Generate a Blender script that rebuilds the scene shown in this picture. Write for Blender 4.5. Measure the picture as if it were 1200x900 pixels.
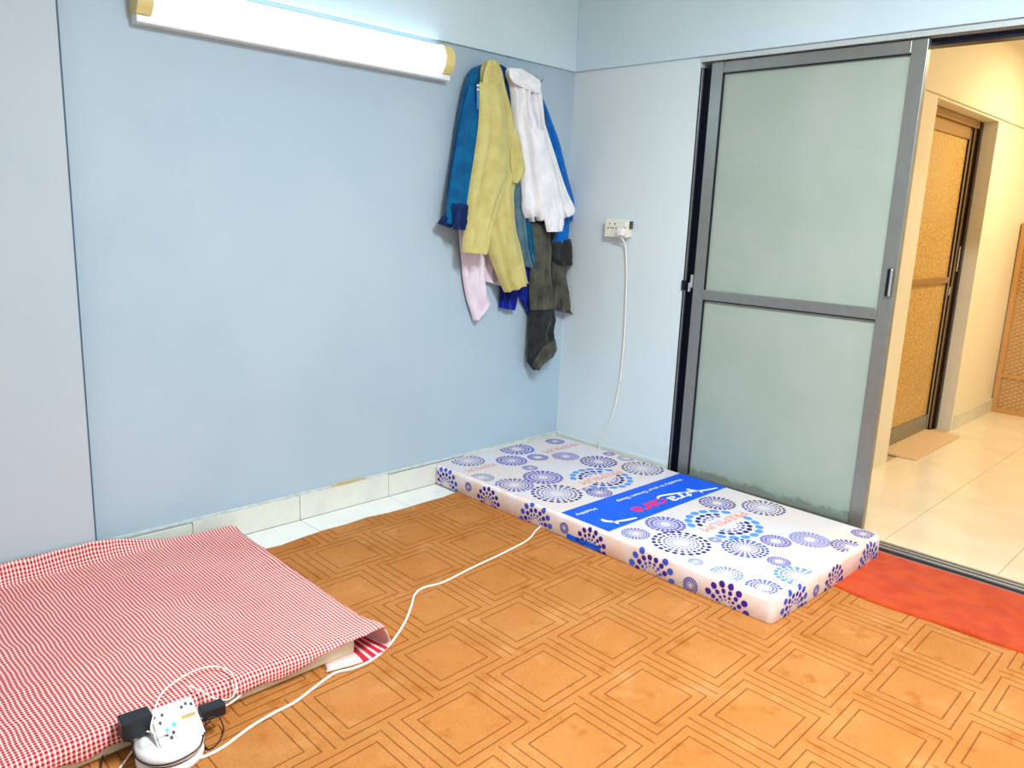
import bpy, bmesh, math, random
from mathutils import Vector, Matrix
random.seed(7)
for o in list(bpy.data.objects): bpy.data.objects.remove(o)
scene = bpy.context.scene
C = scene.collection

# ------------------------------------------------------------------ camera
YAW, PIT, ROL = -0.776161, -0.209660, 0.040031
CAM = Vector((3.02459, -3.47377, 1.376)); FPX = 936.48
fw = Vector((math.sin(YAW)*math.cos(PIT), math.cos(YAW)*math.cos(PIT), math.sin(PIT)))
rt = fw.cross(Vector((0, 0, 1))).normalized(); up = rt.cross(fw)
rt, up = rt*math.cos(ROL)+up*math.sin(ROL), up*math.cos(ROL)-rt*math.sin(ROL)
cam = bpy.data.objects.new('camera', bpy.data.cameras.new('camera'))
C.objects.link(cam); scene.camera = cam
cam.data.sensor_width = 36; cam.data.lens = FPX/1200*36; cam.data.clip_start = .05
cam.matrix_world = Matrix(((rt.x, up.x, -fw.x, CAM.x), (rt.y, up.y, -fw.y, CAM.y), (rt.z, up.z, -fw.z, CAM.z), (0, 0, 0, 1)))

# ------------------------------------------------------------------ world, lights, exposure
w = bpy.data.worlds.new('world'); scene.world = w; w.use_nodes = True
w.node_tree.nodes['Background'].inputs[0].default_value = (.8, .9, 1, 1)
w.node_tree.nodes['Background'].inputs[1].default_value = .05
vs = scene.view_settings
vs.view_transform = 'Standard'; vs.look = 'None'; vs.gamma = 1; vs.use_curve_mapping = False
vs.exposure = 0.14
TUBE_EMIT = 5.5
def area(name, loc, rot, sx, sy, power, col):
    l = bpy.data.lights.new(name, 'AREA'); l.shape = 'RECTANGLE'; l.size = sx; l.size_y = sy
    l.energy = power; l.color = col
    o = bpy.data.objects.new(name, l); C.objects.link(o); o.location = loc; o.rotation_euler = rot
    return o
area('room_ceiling_lamp_light', (2.75, -1.90, 2.72), (0, 0, 0), 1.25, .30, 138, (.87, .955, 1.0))
area('corridor_lamp_light', (2.35, 2.55, 2.56), (0, 0, 0), .3, .3, 34, (1.0, .83, .51))

# ------------------------------------------------------------------ helpers
def at(u, v, ax, val):
    """real point seen at photo pixel (u,v) on the plane  axis = val"""
    d = fw*FPX+rt*(u-600)-up*(v-450)
    return CAM+d*((val-CAM[ax])/d[ax])
def tag(o, label=None, cat=None, group=None, kind=None):
    if label: o['label'] = label
    if cat: o['category'] = cat
    if group: o['group'] = group
    if kind: o['kind'] = kind
    return o
def empty(name, loc=(0, 0, 0), rz=0):
    o = bpy.data.objects.new(name, None); C.objects.link(o); o.location = loc; o.rotation_euler = (0, 0, rz)
    o.empty_display_size = .05
    return o
def obj(name, bm, m, parent=None, smooth=False):
    me = bpy.data.meshes.new(name)
    if isinstance(bm, tuple): me.from_pydata(*bm)
    else:
        bmesh.ops.recalc_face_normals(bm, faces=bm.faces); bm.to_mesh(me); bm.free()
    if smooth:
        for p in me.polygons: p.use_smooth = True
    if m: me.materials.append(m)
    o = bpy.data.objects.new(name, me); C.objects.link(o)
    if parent: o.parent = parent
    return o
def bx(bm, x0, x1, y0, y1, z0, z1, bev=0, seg=2):
    b2 = bmesh.new(); bmesh.ops.create_cube(b2, size=1)
    for v in b2.verts:
        v.co = Vector(((x0+x1)/2+v.co.x*(x1-x0), (y0+y1)/2+v.co.y*(y1-y0), (z0+z1)/2+v.co.z*(z1-z0)))
    if bev: bmesh.ops.bevel(b2, geom=b2.edges[:], offset=bev, segments=seg, affect='EDGES', profile=.5)
    t = bpy.data.meshes.new('t'); b2.to_mesh(t); b2.free(); bm.from_mesh(t); bpy.data.meshes.remove(t)
    return bm
def box(*a, **k): return bx(bmesh.new(), *a, **k)
def catmull(pts, n=8):
    P = [Vector(p) for p in pts]; P = [P[0]*2-P[1]]+P+[P[-1]*2-P[-2]]; out = []
    for i in range(1, len(P)-2):
        a, b, c, d = P[i-1:i+3]
        for k in range(n):
            t = k/n
            out.append(.5*((2*b)+(c-a)*t+(2*a-5*b+4*c-d)*t*t+(3*b-a-3*c+d)*t**3))
    out.append(P[-2]); return out
def tube(bm, pts, r, sides=8, cap=True):
    n = len(pts); rings = []
    up0 = Vector((0, 0, 1))
    for i, p in enumerate(pts):
        t = (pts[min(i+1, n-1)]-pts[max(i-1, 0)]).normalized()
        s = t.cross(up0)
        if s.length < .1: s = t.cross(Vector((1, 0, 0)))
        s.normalize(); q = s.cross(t)
        rr = r(i/(n-1)) if callable(r) else r
        rings.append([bm.verts.new(p+s*math.cos(2*math.pi*k/sides)*rr+q*math.sin(2*math.pi*k/sides)*rr) for k in range(sides)])
    for a, b in zip(rings, rings[1:]):
        for k in range(sides): bm.faces.new((a[k], a[(k+1) % sides], b[(k+1) % sides], b[k]))
    if cap: bm.faces.new(rings[0][::-1]); bm.faces.new(rings[-1])
    return bm
def lathe(bm, prof, cx, cy, seg=32):
    rings = [[bm.verts.new((cx+r*math.cos(2*math.pi*k/seg), cy+r*math.sin(2*math.pi*k/seg), z)) for k in range(seg)] for r, z in prof]
    for a, b in zip(rings, rings[1:]):
        for k in range(seg): bm.faces.new((a[k], a[(k+1) % seg], b[(k+1) % seg], b[k]))
    bm.faces.new(rings[0][::-1]); bm.faces.new(rings[-1]); return bm
def extrude_profile(bm, prof, y0, y1):
    a = [bm.verts.new((x, y0, z)) for x, z in prof]; b = [bm.verts.new((x, y1, z)) for x, z in prof]
    n = len(prof)
    for k in range(n): bm.faces.new((a[k], a[(k+1) % n], b[(k+1) % n], b[k]))
    bm.faces.new(a[::-1]); bm.faces.new(b); return bm

# ------------------------------------------------------------------ materials
def lin(c): return tuple(((x/255)/12.92 if x/255 <= .04045 else ((x/255+.055)/1.055)**2.4) for x in c)+(1,)
class NT:
    def __init__(s, name):
        s.m = bpy.data.materials.new(name); s.m.use_nodes = True; s.t = s.m.node_tree; s.n = s.t.nodes
        s.b = s.n['Principled BSDF']; s.out = s.n['Material Output']
    def new(s, typ, **k):
        n = s.n.new(typ)
        for a, v in k.items(): setattr(n, a, v)
        return n
    def link(s, a, b): s.t.links.new(a, b)
    def val(s, x, sock):
        if hasattr(x, 'is_output'): s.link(x, sock)
        else: sock.default_value = x
    def math(s, op, a, b=0, c=0):
        n = s.new('ShaderNodeMath', operation=op)
        for i, x in enumerate((a, b, c)): s.val(x, n.inputs[i])
        return n.outputs[0]
    def mix(s, f, a, b):
        n = s.new('ShaderNodeMix', data_type='RGBA')
        s.val(f, n.inputs[0]); s.val(a, n.inputs[6]); s.val(b, n.inputs[7]); return n.outputs[2]
    def ramp(s, f, lo, hi):
        n = s.new('ShaderNodeMapRange'); n.interpolation_type = 'SMOOTHSTEP'; s.val(f, n.inputs[0]); n.inputs[1].default_value = lo; n.inputs[2].default_value = hi
        return n.outputs[0]
    def noise(s, vec, scale, detail=3, rough=.55):
        n = s.new('ShaderNodeTexNoise'); n.inputs['Scale'].default_value = scale; n.inputs['Detail'].default_value = detail
        n.inputs['Roughness'].default_value = rough
        if vec is not None: s.link(vec, n.inputs['Vector'])
        return n.outputs['Fac']
    def pos(s): return s.new('ShaderNodeNewGeometry').outputs['Position']
    def objc(s): return s.new('ShaderNodeTexCoord').outputs['Object']
    def uv(s): return s.new('ShaderNodeTexCoord').outputs['UV']
    def sep(s, v):
        n = s.new('ShaderNodeSeparateXYZ'); s.link(v, n.inputs[0]); return n.outputs
    def bump(s, h, strength=.3, dist=.01):
        n = s.new('ShaderNodeBump'); n.inputs['Strength'].default_value = strength; n.inputs['Distance'].default_value = dist
        s.link(h, n.inputs['Height']); s.link(n.outputs[0], s.b.inputs['Normal'])
    def base(s, c): s.val(c, s.b.inputs['Base Color'])
    def rough(s, r): s.val(r, s.b.inputs['Roughness'])
def plain(name, col, rough=.5, metal=0, spec=.5, var=.06, scale=40, bump=0):
    t = NT(name); c = lin(col); d = tuple(max(0, x*(1-var*2)) for x in c[:3])+(1,)
    f = t.noise(t.objc(), scale)
    t.base(t.mix(f, d, tuple(min(1, x*(1+var)) for x in c[:3])+(1,)))
    t.rough(rough); t.b.inputs['Metallic'].default_value = metal; t.b.inputs['Specular IOR Level'].default_value = spec
    if bump: t.bump(f, bump, .004)
    return t.m
def fabric(name, col, col2=None, rough=.9, bump=.35, scale=900):
    t = NT(name); c = lin(col); c2 = lin(col2) if col2 else tuple(x*.72 for x in c[:3])+(1,)
    p = t.objc(); t.base(t.mix(t.ramp(t.noise(p, 14, 4), .35, .7), c, c2)); t.rough(rough)
    t.b.inputs['Sheen Weight'].default_value = .15; t.b.inputs['Specular IOR Level'].default_value = .15
    t.bump(t.noise(p, scale, 2), bump, .0015); return t.m
def paint(name, col, col2, stain=None):
    t = NT(name); p = t.pos(); a = t.noise(p, 1.3, 3); b = t.noise(p, 60, 4)
    c = t.mix(t.ramp(a, .35, .68), lin(col), lin(col2))
    if stain:   # scuffs and damp patches
        s = t.ramp(t.noise(p, 3.1, 5, .6), .60, .80)
        c = t.mix(t.math('MULTIPLY', s, .35), c, lin(stain))
    t.base(c); t.rough(.55); t.b.inputs['Specular IOR Level'].default_value = .25
    t.bump(b, .06, .01); return t.m
M = {}
M['wall_l'] = paint('blue_wall_paint', (169, 190, 204), (176, 195, 207), (194, 200, 201))
M['wall_b'] = paint('pale_wall_paint', (216, 228, 231), (212, 225, 229), (214, 218, 214))
M['pier'] = paint('pier_paint', (176, 190, 200), (182, 193, 201))
M['beam'] = paint('beam_paint', (206, 225, 232), (200, 221, 230))
def lipmat():
    t = NT('stained_plaster_lip'); p = t.pos(); s = t.sep(p)
    d = t.math('ABSOLUTE', t.math('ADD', s[1], 1.47)); k = t.math('ADD', d, t.math('MULTIPLY', t.math('SUBTRACT', t.noise(p, 30, 4), .5), .25))
    c = t.mix(t.ramp(t.noise(p, 25, 4), .4, .7), lin((200, 210, 212)), lin((186, 192, 188)))
    t.base(t.mix(t.ramp(k, .10, .04), c, lin((196, 166, 104)))); t.rough(.7); t.bump(t.noise(p, 60, 4), .4, .01); return t.m
M['lip'] = lipmat()
M['ceil'] = paint('ceiling_paint', (236, 236, 232), (230, 232, 230))
M['warmwall'] = paint('corridor_paint', (240, 232, 214), (236, 227, 206), (226, 212, 184))
M['skirt'] = None
def tilemat(name, c1, c2, stain, rough=.18):
    t = NT(name); p = t.pos(); a = t.noise(p, 5, 5); b = t.noise(p, 12, 4)
    c = t.mix(t.ramp(a, .35, .7), lin(c1), lin(c2))
    c = t.mix(t.math('MULTIPLY', t.ramp(b, .58, .8), .5), c, lin(stain)); t.base(c); t.rough(rough); return t.m
M['skirt'] = tilemat('skirting_tile', (222, 222, 212), (212, 213, 204), (196, 188, 158), .3)
M['tile'] = tilemat('white_floor_tile', (240, 241, 236), (232, 234, 230), (214, 210, 196), .2)
M['ctile'] = tilemat('corridor_floor_tile', (240, 226, 200), (234, 217, 188), (222, 202, 168), .16)
M['grout'] = plain('grout', (170, 158, 130), .9)
M['cgrout'] = plain('corridor_grout', (196, 170, 126), .9)
M['slab'] = plain('threshold_stone', (222, 190, 150), .5, scale=30)
M['alu'] = plain('aluminium', (150, 152, 148), .36, .7, var=.08, scale=25)
M['alu_d'] = plain('dark_anodised_aluminium', (20, 24, 42), .35, .4, var=.1)
M['alu_l'] = plain('bright_aluminium', (205, 208, 208), .25, .8)
M['brown'] = plain('brown_aluminium', (46, 30, 20), .4, .3)
M['bronze'] = plain('bronze_aluminium', (168, 132, 82), .4, .4)
M['rust'] = plain('brown_door_frame', (200, 150, 92), .5, .1)
M['black'] = plain('black_plastic', (22, 26, 34), .35)
M['rubber'] = plain('black_cable', (22, 22, 40), .5)
M['white'] = plain('white_plastic', (236, 236, 236), .35, var=.02)
M['cord'] = plain('white_cable', (240, 232, 220), .45, var=.02)
M['cream'] = plain('cream_plastic', (226, 208, 140), .45, var=.03)
M['sock'] = plain('socket_ivory', (236, 234, 216), .4, var=.03)
M['hole'] = plain('socket_hole', (70, 66, 60), .7)
M['gold'] = plain('brass_contact', (216, 186, 120), .35, .6)
M['headwhite'] = plain('pale_head_channel', (196, 206, 206), .4, .2)
M['chrome'] = plain('chrome', (210, 210, 205), .15, 1)
M['metalw'] = plain('white_enamel', (235, 238, 236), .35, var=.02)
def emit(name, col, s):
    t = NT(name); t.base(lin(col)); t.b.inputs['Emission Color'].default_value = lin(col); t.b.inputs['Emission Strength'].default_value = s
    return t.m
M['tube'] = emit('lit_diffuser', (214, 240, 255), TUBE_EMIT)
M['led'] = emit('blue_led', (60, 170, 255), 2.0)
M['bulb'] = emit('warm_bulb', (255, 214, 150), 12)
M['ceilglow'] = emit('lit_ceiling_diffuser', (255, 250, 240), 2)

def frosted(name, col, trans, bscale, bstr, rough=.3, col2=None):
    t = NT(name); p = t.pos()
    c = lin(col)
    cc = t.mix(t.ramp(t.noise(p, 3, 5), .3, .75), c, lin(col2 or col))
    z = t.sep(p)[2]; k = t.math('ADD', z, t.math('MULTIPLY', t.noise(p, 18, 5, .7), -.10))     # grime along the bottom edge
    cc = t.mix(t.math('MULTIPLY', t.ramp(k, .082, .058), .45), cc, lin((70, 74, 66)))
    t.base(cc); t.rough(rough); t.b.inputs['Specular IOR Level'].default_value = .4
    t.bump(t.noise(p, bscale, 2), bstr, .003)
    tr = t.new('ShaderNodeBsdfTranslucent'); t.link(cc, tr.inputs[0])
    mx = t.new('ShaderNodeMixShader'); mx.inputs[0].default_value = trans
    t.link(t.b.outputs[0], mx.inputs[1]); t.link(tr.outputs[0], mx.inputs[2]); t.link(mx.outputs[0], t.out.inputs[0])
    return t.m
M['glass'] = frosted('frosted_door_glass', (176, 192, 178), .22, 260, .25, .28, (186, 198, 188))
def amber():
    t = NT('patterned_amber_glass'); p = t.pos()
    v = t.new('ShaderNodeTexVoronoi'); v.inputs['Scale'].default_value = 55; t.link(p, v.inputs['Vector'])
    f = t.ramp(v.outputs['Distance'], .1, .6)
    t.base(t.mix(f, lin((228, 194, 122)), lin((192, 150, 80)))); t.rough(.25); t.bump(f, .5, .004); return t.m
M['amber'] = amber()

# carpet: carved rows of nested rectangles in a half-drop repeat
def carpet_mat():
    t = NT('carved_carpet'); p = t.pos(); s = t.sep(p); px, py = .279, .3295
    sx_ = t.math('ADD', s[0], t.math('MULTIPLY', t.math('ADD', s[1], 1.5), .022))
    sy_ = t.math('ADD', s[1], t.math('MULTIPLY', t.math('SUBTRACT', s[0], 1.573), .037))
    xs = t.math('DIVIDE', t.math('SUBTRACT', sx_, 1.573-px/2), px); col = t.math('FLOOR', xs)
    lx = t.math('MULTIPLY', t.math('SUBTRACT', t.math('FRACT', xs), .5), px)
    odd = t.math('FLOORED_MODULO', col, 2.0)
    ys = t.math('ADD', t.math('DIVIDE', t.math('SUBTRACT', sy_, -1.484-py/2), py), t.math('MULTIPLY', odd, .5))
    ly = t.math('MULTIPLY', t.math('SUBTRACT', t.math('FRACT', ys), .5), py)
    ax, ay = t.math('ABSOLUTE', lx), t.math('ABSOLUTE', ly)
    def rect(hx, hy): return t.math('ABSOLUTE', t.math('MAXIMUM', t.math('SUBTRACT', ax, hx), t.math('SUBTRACT', ay, hy)))
    d = t.math('MINIMUM', rect(.0915, .0965), rect(.1225, .1305))
    d = t.math('MINIMUM', d, t.math('ABSOLUTE', t.math('SUBTRACT', ay, py/2)))
    h = t.ramp(d, .0007, .0030)           # 0 in groove
    n1 = t.ramp(t.noise(p, 4.5, 5, .6), .35, .72); n2 = t.noise(p, 420, 3); n3 = t.ramp(t.noise(p, 2.0, 2), .3, .7)
    c = t.mix(n1, lin((186, 122, 64)), lin((197, 134, 76)))
    c = t.mix(t.math('MULTIPLY', n3, .35), c, lin((172, 102, 40)))
    c = t.mix(t.math('MULTIPLY', t.ramp(t.noise(p, 170, 3, .7), .42, .68), .32), c, lin((150, 84, 30)))
    c = t.mix(t.math('MULTIPLY', t.ramp(t.noise(p, 11, 4, .6), .56, .70), .5), c, lin((160, 86, 22)))      # trodden spots
    c = t.mix(t.math('MULTIPLY', t.ramp(t.noise(p, 7, 3, .6), .55, .75), .35), c, lin((214, 154, 100)))
    c = t.mix(t.math('MULTIPLY', t.math('SUBTRACT', 1.0, h), .62), c, lin((112, 56, 16)))
    t.base(c); t.rough(.95); t.b.inputs['Specular IOR Level'].default_value = .1
    t.bump(t.math('ADD', h, t.math('MULTIPLY', n2, .25)), .7, .004); return t.m
M['carpet'] = carpet_mat()
M['mat'] = fabric('orange_fleece', (196, 70, 20), (180, 54, 12), bump=.6, scale=300)
def gingham():
    t = NT('red_check_cotton'); s = t.sep(t.uv()); p = t.pos()
    wob = t.math('MULTIPLY', t.math('SUBTRACT', t.noise(p, 6, 2), .5), .02)
    def stripe(x, per, lo, hi):
        f = t.math('ABSOLUTE', t.math('SUBTRACT', t.math('FRACT', t.math('DIVIDE', x, per)), .5))
        return t.ramp(f, lo, hi)
    a = stripe(t.math('ADD', s[1], wob), .0112, .14, .26)      # stripes running across the bed
    b = stripe(t.math('ADD', s[0], wob), .0112, .22, .32)
    n = t.ramp(t.noise(p, 3.5, 4), .35, .65)
    k = t.math('ADD', t.math('MULTIPLY', a, .70), t.math('MULTIPLY', b, t.math('ADD', .30, t.math('MULTIPLY', n, .2))))
    c = t.mix(k, lin((252, 226, 212)), lin((196, 40, 62)))
    c = t.mix(t.math('MULTIPLY', t.math('MULTIPLY', a, b), .55), c, lin((150, 8, 40)))
    t.base(c); t.rough(.9); t.b.inputs['Specular IOR Level'].default_value = .1
    t.bump(t.noise(p, 9, 3), .35, .02); return t.m
M['gingham'] = gingham()
def border():
    t = NT('red_striped_border'); s = t.sep(t.uv())
    f = t.math('FRACT', t.math('DIVIDE', s[1], .024)); a = t.ramp(t.math('ABSOLUTE', t.math('SUBTRACT', f, .5)), .16, .2)
    zone = t.math('MULTIPLY', t.math('GREATER_THAN', s[1], .09), t.math('LESS_THAN', s[1], .18))
    fine = t.math('FRACT', t.math('DIVIDE', s[1], .0112)); fa = t.ramp(t.math('ABSOLUTE', t.math('SUBTRACT', fine, .5)), .2, .3)
    z2 = t.math('LESS_THAN', s[1], .09)
    c = t.mix(t.math('MULTIPLY', t.math('MULTIPLY', fa, z2), .6), lin((246, 214, 208)), lin((190, 40, 60)))
    c = t.mix(t.math('MULTIPLY', a, zone), c, lin((205, 28, 60))); t.base(c); t.rough(.9); return t.m
M['border'] = border()
M['foam'] = plain('cream_ticking', (226, 214, 184), .85, var=.05, scale=120, bump=.2)
def tick():
    t = NT('printed_ticking'); p = t.objc()
    c = t.mix(t.ramp(t.noise(p, 5, 3), .40, .62), lin((226, 212, 206)), lin((220, 216, 222)))
    t.base(c); t.rough(.6); t.b.inputs['Specular IOR Level'].default_value = .3; t.bump(t.noise(p, 500, 2), .15, .002); return t.m
M['tick'] = tick()
M['side'] = fabric('peach_ticking', (242, 234, 234), (244, 216, 198), .7, .1)
for n, c in dict(navy=(24, 24, 118), purple=(92, 92, 184), lilac=(142, 142, 206), sky=(84, 152, 228), mid=(58, 92, 206), violet=(66, 28, 150),
                 teal=(84, 140, 190), salmon=(240, 150, 120), banner=(6, 92, 232), pwhite=(245, 248, 252), pred=(240, 36, 84), halo=(250, 248, 250)).items():
    M[n] = plain('print_'+n, c, .6, var=.03, spec=.3)

# ------------------------------------------------------------------ the setting
def struct(name, bm, m, label, cat, parent=None):
    return tag(obj(name, bm, m, parent), label, cat, kind='structure')
ZL = 2.139; H = 2.98
struct('floor', box(-.15, 4.3, -4.6, .0, -.12, -.006), M['grout'], 'room floor slab showing as grey joints between white tiles', 'floor')
floor = bpy.data.objects['floor']
tile_me = None
def tiles(parent, name, rects, z0, z1, m, bev=.0012):
    for (x0, x1, y0, y1) in rects:
        obj(name, box(x0+.0012, x1-.0012, y0+.0012, y1-.0012, z0, z1, bev=bev, seg=1), m, parent)
ys = [-.265-.485*k for k in range(6)]; ys = [-.0]+ys
tiles(floor, 'floor_tile', [(.012, .470, ys[k+1], ys[k]) for k in range(6)], -.008, 0, M['tile'])
struct('wall_left', box(-.15, 0, -4.6, .15, -.12, H), M['wall_l'], 'pale blue painted wall behind the tube light and clothes', 'wall')
bm = box(0, .79, 0, .15, -.12, H); bx(bm, .79, 2.75, 0, .15, 2.118, H); bx(bm, 2.75, 4.3, 0, .15, -.12, H)
struct('wall_back', bm, M['wall_b'], 'pale wall with the socket and the sliding door opening', 'wall')
struct('wall_right', box(4.3, 4.42, -4.6, .15, -.12, H), M['wall_b'], 'pale painted wall opposite the tube light', 'wall')
struct('wall_front', box(-.15, 4.42, -4.72, -4.6, -.12, H), M['wall_b'], 'pale painted wall opposite the sliding door', 'wall')
struct('ceiling', box(-.15, 4.42, -4.72, .15, H, H+.1), M['ceil'], 'white painted room ceiling', 'ceiling')
struct('wall_pier', box(0, .06, -4.6, -2.583, -.006, H), M['pier'], 'flat pale pier standing proud of the blue wall at the left edge', 'wall')
struct('trim_1', box(0, .016, -2.5775, 0, ZL, H, bev=.003), M['beam'], 'pale plaster band above the tube light', 'trim')
struct('trim_2', box(.016, 4.3, -.016, 0, ZL, H, bev=.003), M['beam'], 'pale plaster band above the sliding door', 'trim')
struct('trim_7', box(0, .0605, -2.583, -2.5775, 0, H), plain('seam_shadow', (66, 92, 110), .8), 'thin dark strip painted as the shadowed seam down the edge of the flat pier', 'trim')  # solid dark strip paints the shadow in the gap between pier and wall
# skirting of single tiles
def skirting(name, label, rects):
    r = empty(name); tag(r, label, 'baseboard', kind='structure')
    for a in rects: obj('skirting_tile', box(*a, bev=.0015, seg=1), M['skirt'], r)
    return r
skirting('baseboard_left', 'off-white tiled skirting along the blue wall', [(0, .012, ys[k+1]+.001 if k < 5 else -2.577, ys[k]-.001, 0, .112+.004*math.sin(k*2.3)) for k in range(6)])
skirting('baseboard_back', 'off-white tiled skirting behind the printed mattress', [(.013, .40, -.012, 0, 0, .116), (.402, .788, -.012, 0, 0, .114)])
bm = box(0, .008, -2.577, -.0, .112, .126, bev=.003); struct('trim_3', bm, M['lip'], 'uneven plaster lip along the top of the skirting', 'trim')
bm = box(.01, .788, -.008, 0, .112, .124, bev=.003); struct('trim_4', bm, M['beam'], 'thin plaster lip above the skirting behind the mattress', 'trim')

# corridor beyond the sliding door
cf = struct('floor_corridor', box(.5, 3.5, 0, 3.75, -.12, -.005), M['cgrout'], 'corridor floor slab beyond the sliding door', 'floor')
xs_ = [1.40, 1.86, 2.32, 2.78, 3.24, 3.40]; ys_ = [.105, .61, 1.075, 1.54, 2.005, 2.47, 2.935, 3.4, 3.6]
tiles(cf, 'corridor_tile', [(xs_[i], xs_[i+1], ys_[j], ys_[j+1]) for i in range(5) for j in range(8)], -.007, .0, M['ctile'], .001)
bm = box(.5, 1.4, .2, 1.43, -.1, 2.8); bx(bm, .5, 1.2, 1.43, 2.62, -.1, 2.8); bx(bm, .5, 1.4, 1.43, 2.62, 2.09, 2.8); bx(bm, .5, 1.4, 2.62, 3.6, -.1, 2.8)
struct('wall_corridor_left', bm, M['warmwall'], 'cream corridor wall holding the amber glass door', 'wall')
struct('wall_corridor_end', box(.5, 3.5, 3.6, 3.75, -.1, 2.8), M['warmwall'], 'cream wall at the end of the corridor', 'wall')
struct('wall_corridor_right', box(3.4, 3.5, .15, 3.6, -.1, 2.8), M['warmwall'], 'cream right hand wall of the corridor', 'wall')
struct('ceiling_corridor', box(.5, 3.5, .15, 3.75, 2.8, 2.9), M['warmwall'], 'cream corridor ceiling', 'ceiling')
struct('trim_5', box(1.4, 1.412, .2, 3.6, 2.105, 2.8, bev=.003), M['warmwall'], 'cream plaster band over the amber glass door', 'trim')
skirting('baseboard_corridor', 'cream tiled skirting beside the amber glass door', [(1.4, 1.412, 2.66, 3.12, 0, .105), (1.4, 1.412, 3.122, 3.59, 0, .103)])
struct('trim_6', box(1.27, 1.51, 1.60, 2.46, 0, .012, bev=.003), M['slab'], 'tan stone threshold slab in front of the amber door', 'threshold')

# ------------------------------------------------------------------ sliding door (door_1)
d1 = empty('door_1', (0, 0, 0)); tag(d1, 'grey aluminium sliding door with two frosted panes, slid open', 'door', kind='structure')
Y0, Y1 = .012, .046
JX = .795
bm = box(JX, JX+.008, -.004, .11, .0, 2.09); bx(bm, JX+.012, JX+.018, .0, .11, 0, 2.09); bx(bm, JX, JX+.055, .055, .075, 0, 2.09); bx(bm, JX+.018, JX+.05, .03, .06, 0, 2.09)
obj('door_jamb', bm, M['alu_d'], d1)
obj('jamb_edge', box(JX+.0085, JX+.0135, -.008, .02, 0, 2.09), M['alu'], d1)
bm = box(2.70, 2.745, 0, .11, 0, 2.09); obj('door_jamb', bm, M['alu_d'], d1)
bm = box(JX-.004, 2.745, -.008, .011, 2.114, 2.136, bev=.002); bx(bm, JX, 2.745, .0, .11, 2.114, 2.118); obj('head_channel', bm, M['headwhite'], d1)
obj('head_track', box(JX+.02, 2.745, .048, .11, 2.086, 2.112), M['alu_d'], d1)
bm = box(JX, 2.745, -.004, .11, -.005, .006); obj('floor_sill', bm, M['alu_d'], d1)
for yy in (.028, .062, .092): obj('floor_rail', box(JX, 2.745, yy-.006, yy+.006, .006, .016, bev=.002), M['alu_l'], d1)
LX0, LX1 = .842, 1.806
def leaf(parent, x0, x1, y0, y1, full=True):
    obj('door_stile', box(x0, x0+.062, y0, y1, .018, 2.112, bev=.003), M['alu'], parent)
    obj('door_stile', box(x1-.062, x1, y0, y1, .018, 2.112, bev=.003), M['alu'], parent)
    obj('top_rail', box(x0+.063, x1-.063, y0+.001, y1-.001, 2.060, 2.111, bev=.003), M['alu'], parent)
    obj('bottom_rail', box(x0+.063, x1-.063, y0+.001, y1-.001, .018, .09, bev=.003), M['alu'], parent)
    obj('middle_rail', box(x0+.058, x1-.06, y0-.004, y1-.002, .997, 1.046, bev=.004), M['alu'], parent)
    ym = (y0+y1)/2
    obj('door_pane', box(x0+.058, x1-.058, ym-.003, ym+.003, 1.040, 2.066), M['glass'], parent)
    obj('door_pane', box(x0+.058, x1-.058, ym-.003, ym+.003, .08, 1.003), M['glass'], parent)
    for z0, z1 in ((1.046, 2.06), (.09, .997)):     # dark rubber glazing bead round each pane
        g = box(x0+.062, x0+.0665, y0-.0005, y1, z0, z1); bx(g, x0+.0665, x1-.062, y0-.0005, y1, z1-.0045, z1)
        obj('glazing_bead', g, M['alu_d'], parent)
leaf(d1, LX0, LX1, Y0, Y1)
h = obj('pull_handle', box(LX1-.036, LX1-.012, Y0-.012, Y0, 1.10, 1.215, bev=.004), M['alu_d'], d1)
obj('handle_grip', box(LX1-.020, LX1-.010, Y0-.022, Y0-.010, 1.10, 1.215, bev=.004), M['alu_l'], h)
bm = box(LX0-.010, LX0+.002, Y0-.016, Y0, 1.05, 1.115, bev=.003); bx(bm, LX0-.018, LX0-.006, Y0-.02, Y0-.006, 1.03, 1.075, bev=.003)
obj('door_latch', bm, M['alu_l'], d1)
obj('lock_strike', box(JX-.006, JX+.014, -.012, 0, 1.035, 1.085, bev=.002), M['alu_d'], d1)

# amber glass door in the corridor
d2 = empty('door_2', (1.27, 1.5, 0)); tag(d2, 'brown framed door with amber patterned glass in the corridor', 'door', kind='structure')
def part2(n, m, *a, **k):
    b = box(*a, **k)
    for v in b.verts: v.co -= Vector((1.27, 1.5, 0))
    return obj(n, b, m, d2)
part2('door_stile', M['bronze'], 1.262, 1.29, 1.435, 1.50, .014, 2.0)
part2('door_stile', M['brown'], 1.262, 1.292, 2.455, 2.50, .014, 2.06, bev=.003)
part2('frame_jamb', M['brown'], 1.24, 1.30, 2.512, 2.56, .0, 2.08, bev=.004)
part2('frame_jamb', M['brown'], 1.24, 1.315, 2.57, 2.617, .0, 2.085, bev=.004)
part2('frame_bead', M['alu_l'], 1.292, 1.296, 2.447, 2.455, .014, 2.02)
part2('frame_bead', M['bronze'], 1.296, 1.302, 2.50, 2.512, .014, 2.06)
part2('frame_head', M['bronze'], 1.24, 1.31, 1.435, 2.56, 2.04, 2.088, bev=.004)
part2('top_rail', M['bronze'], 1.262, 1.29, 1.50, 2.455, 1.965, 2.04, bev=.003)
part2('middle_rail', M['bronze'], 1.262, 1.294, 1.50, 2.455, 1.035, 1.075, bev=.003)
part2('bottom_rail', M['alu'], 1.262, 1.29, 1.50, 2.455, .014, .12, bev=.003)
part2('door_pane', M['amber'], 1.270, 1.278, 1.49, 2.46, 1.06, 1.98)
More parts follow.
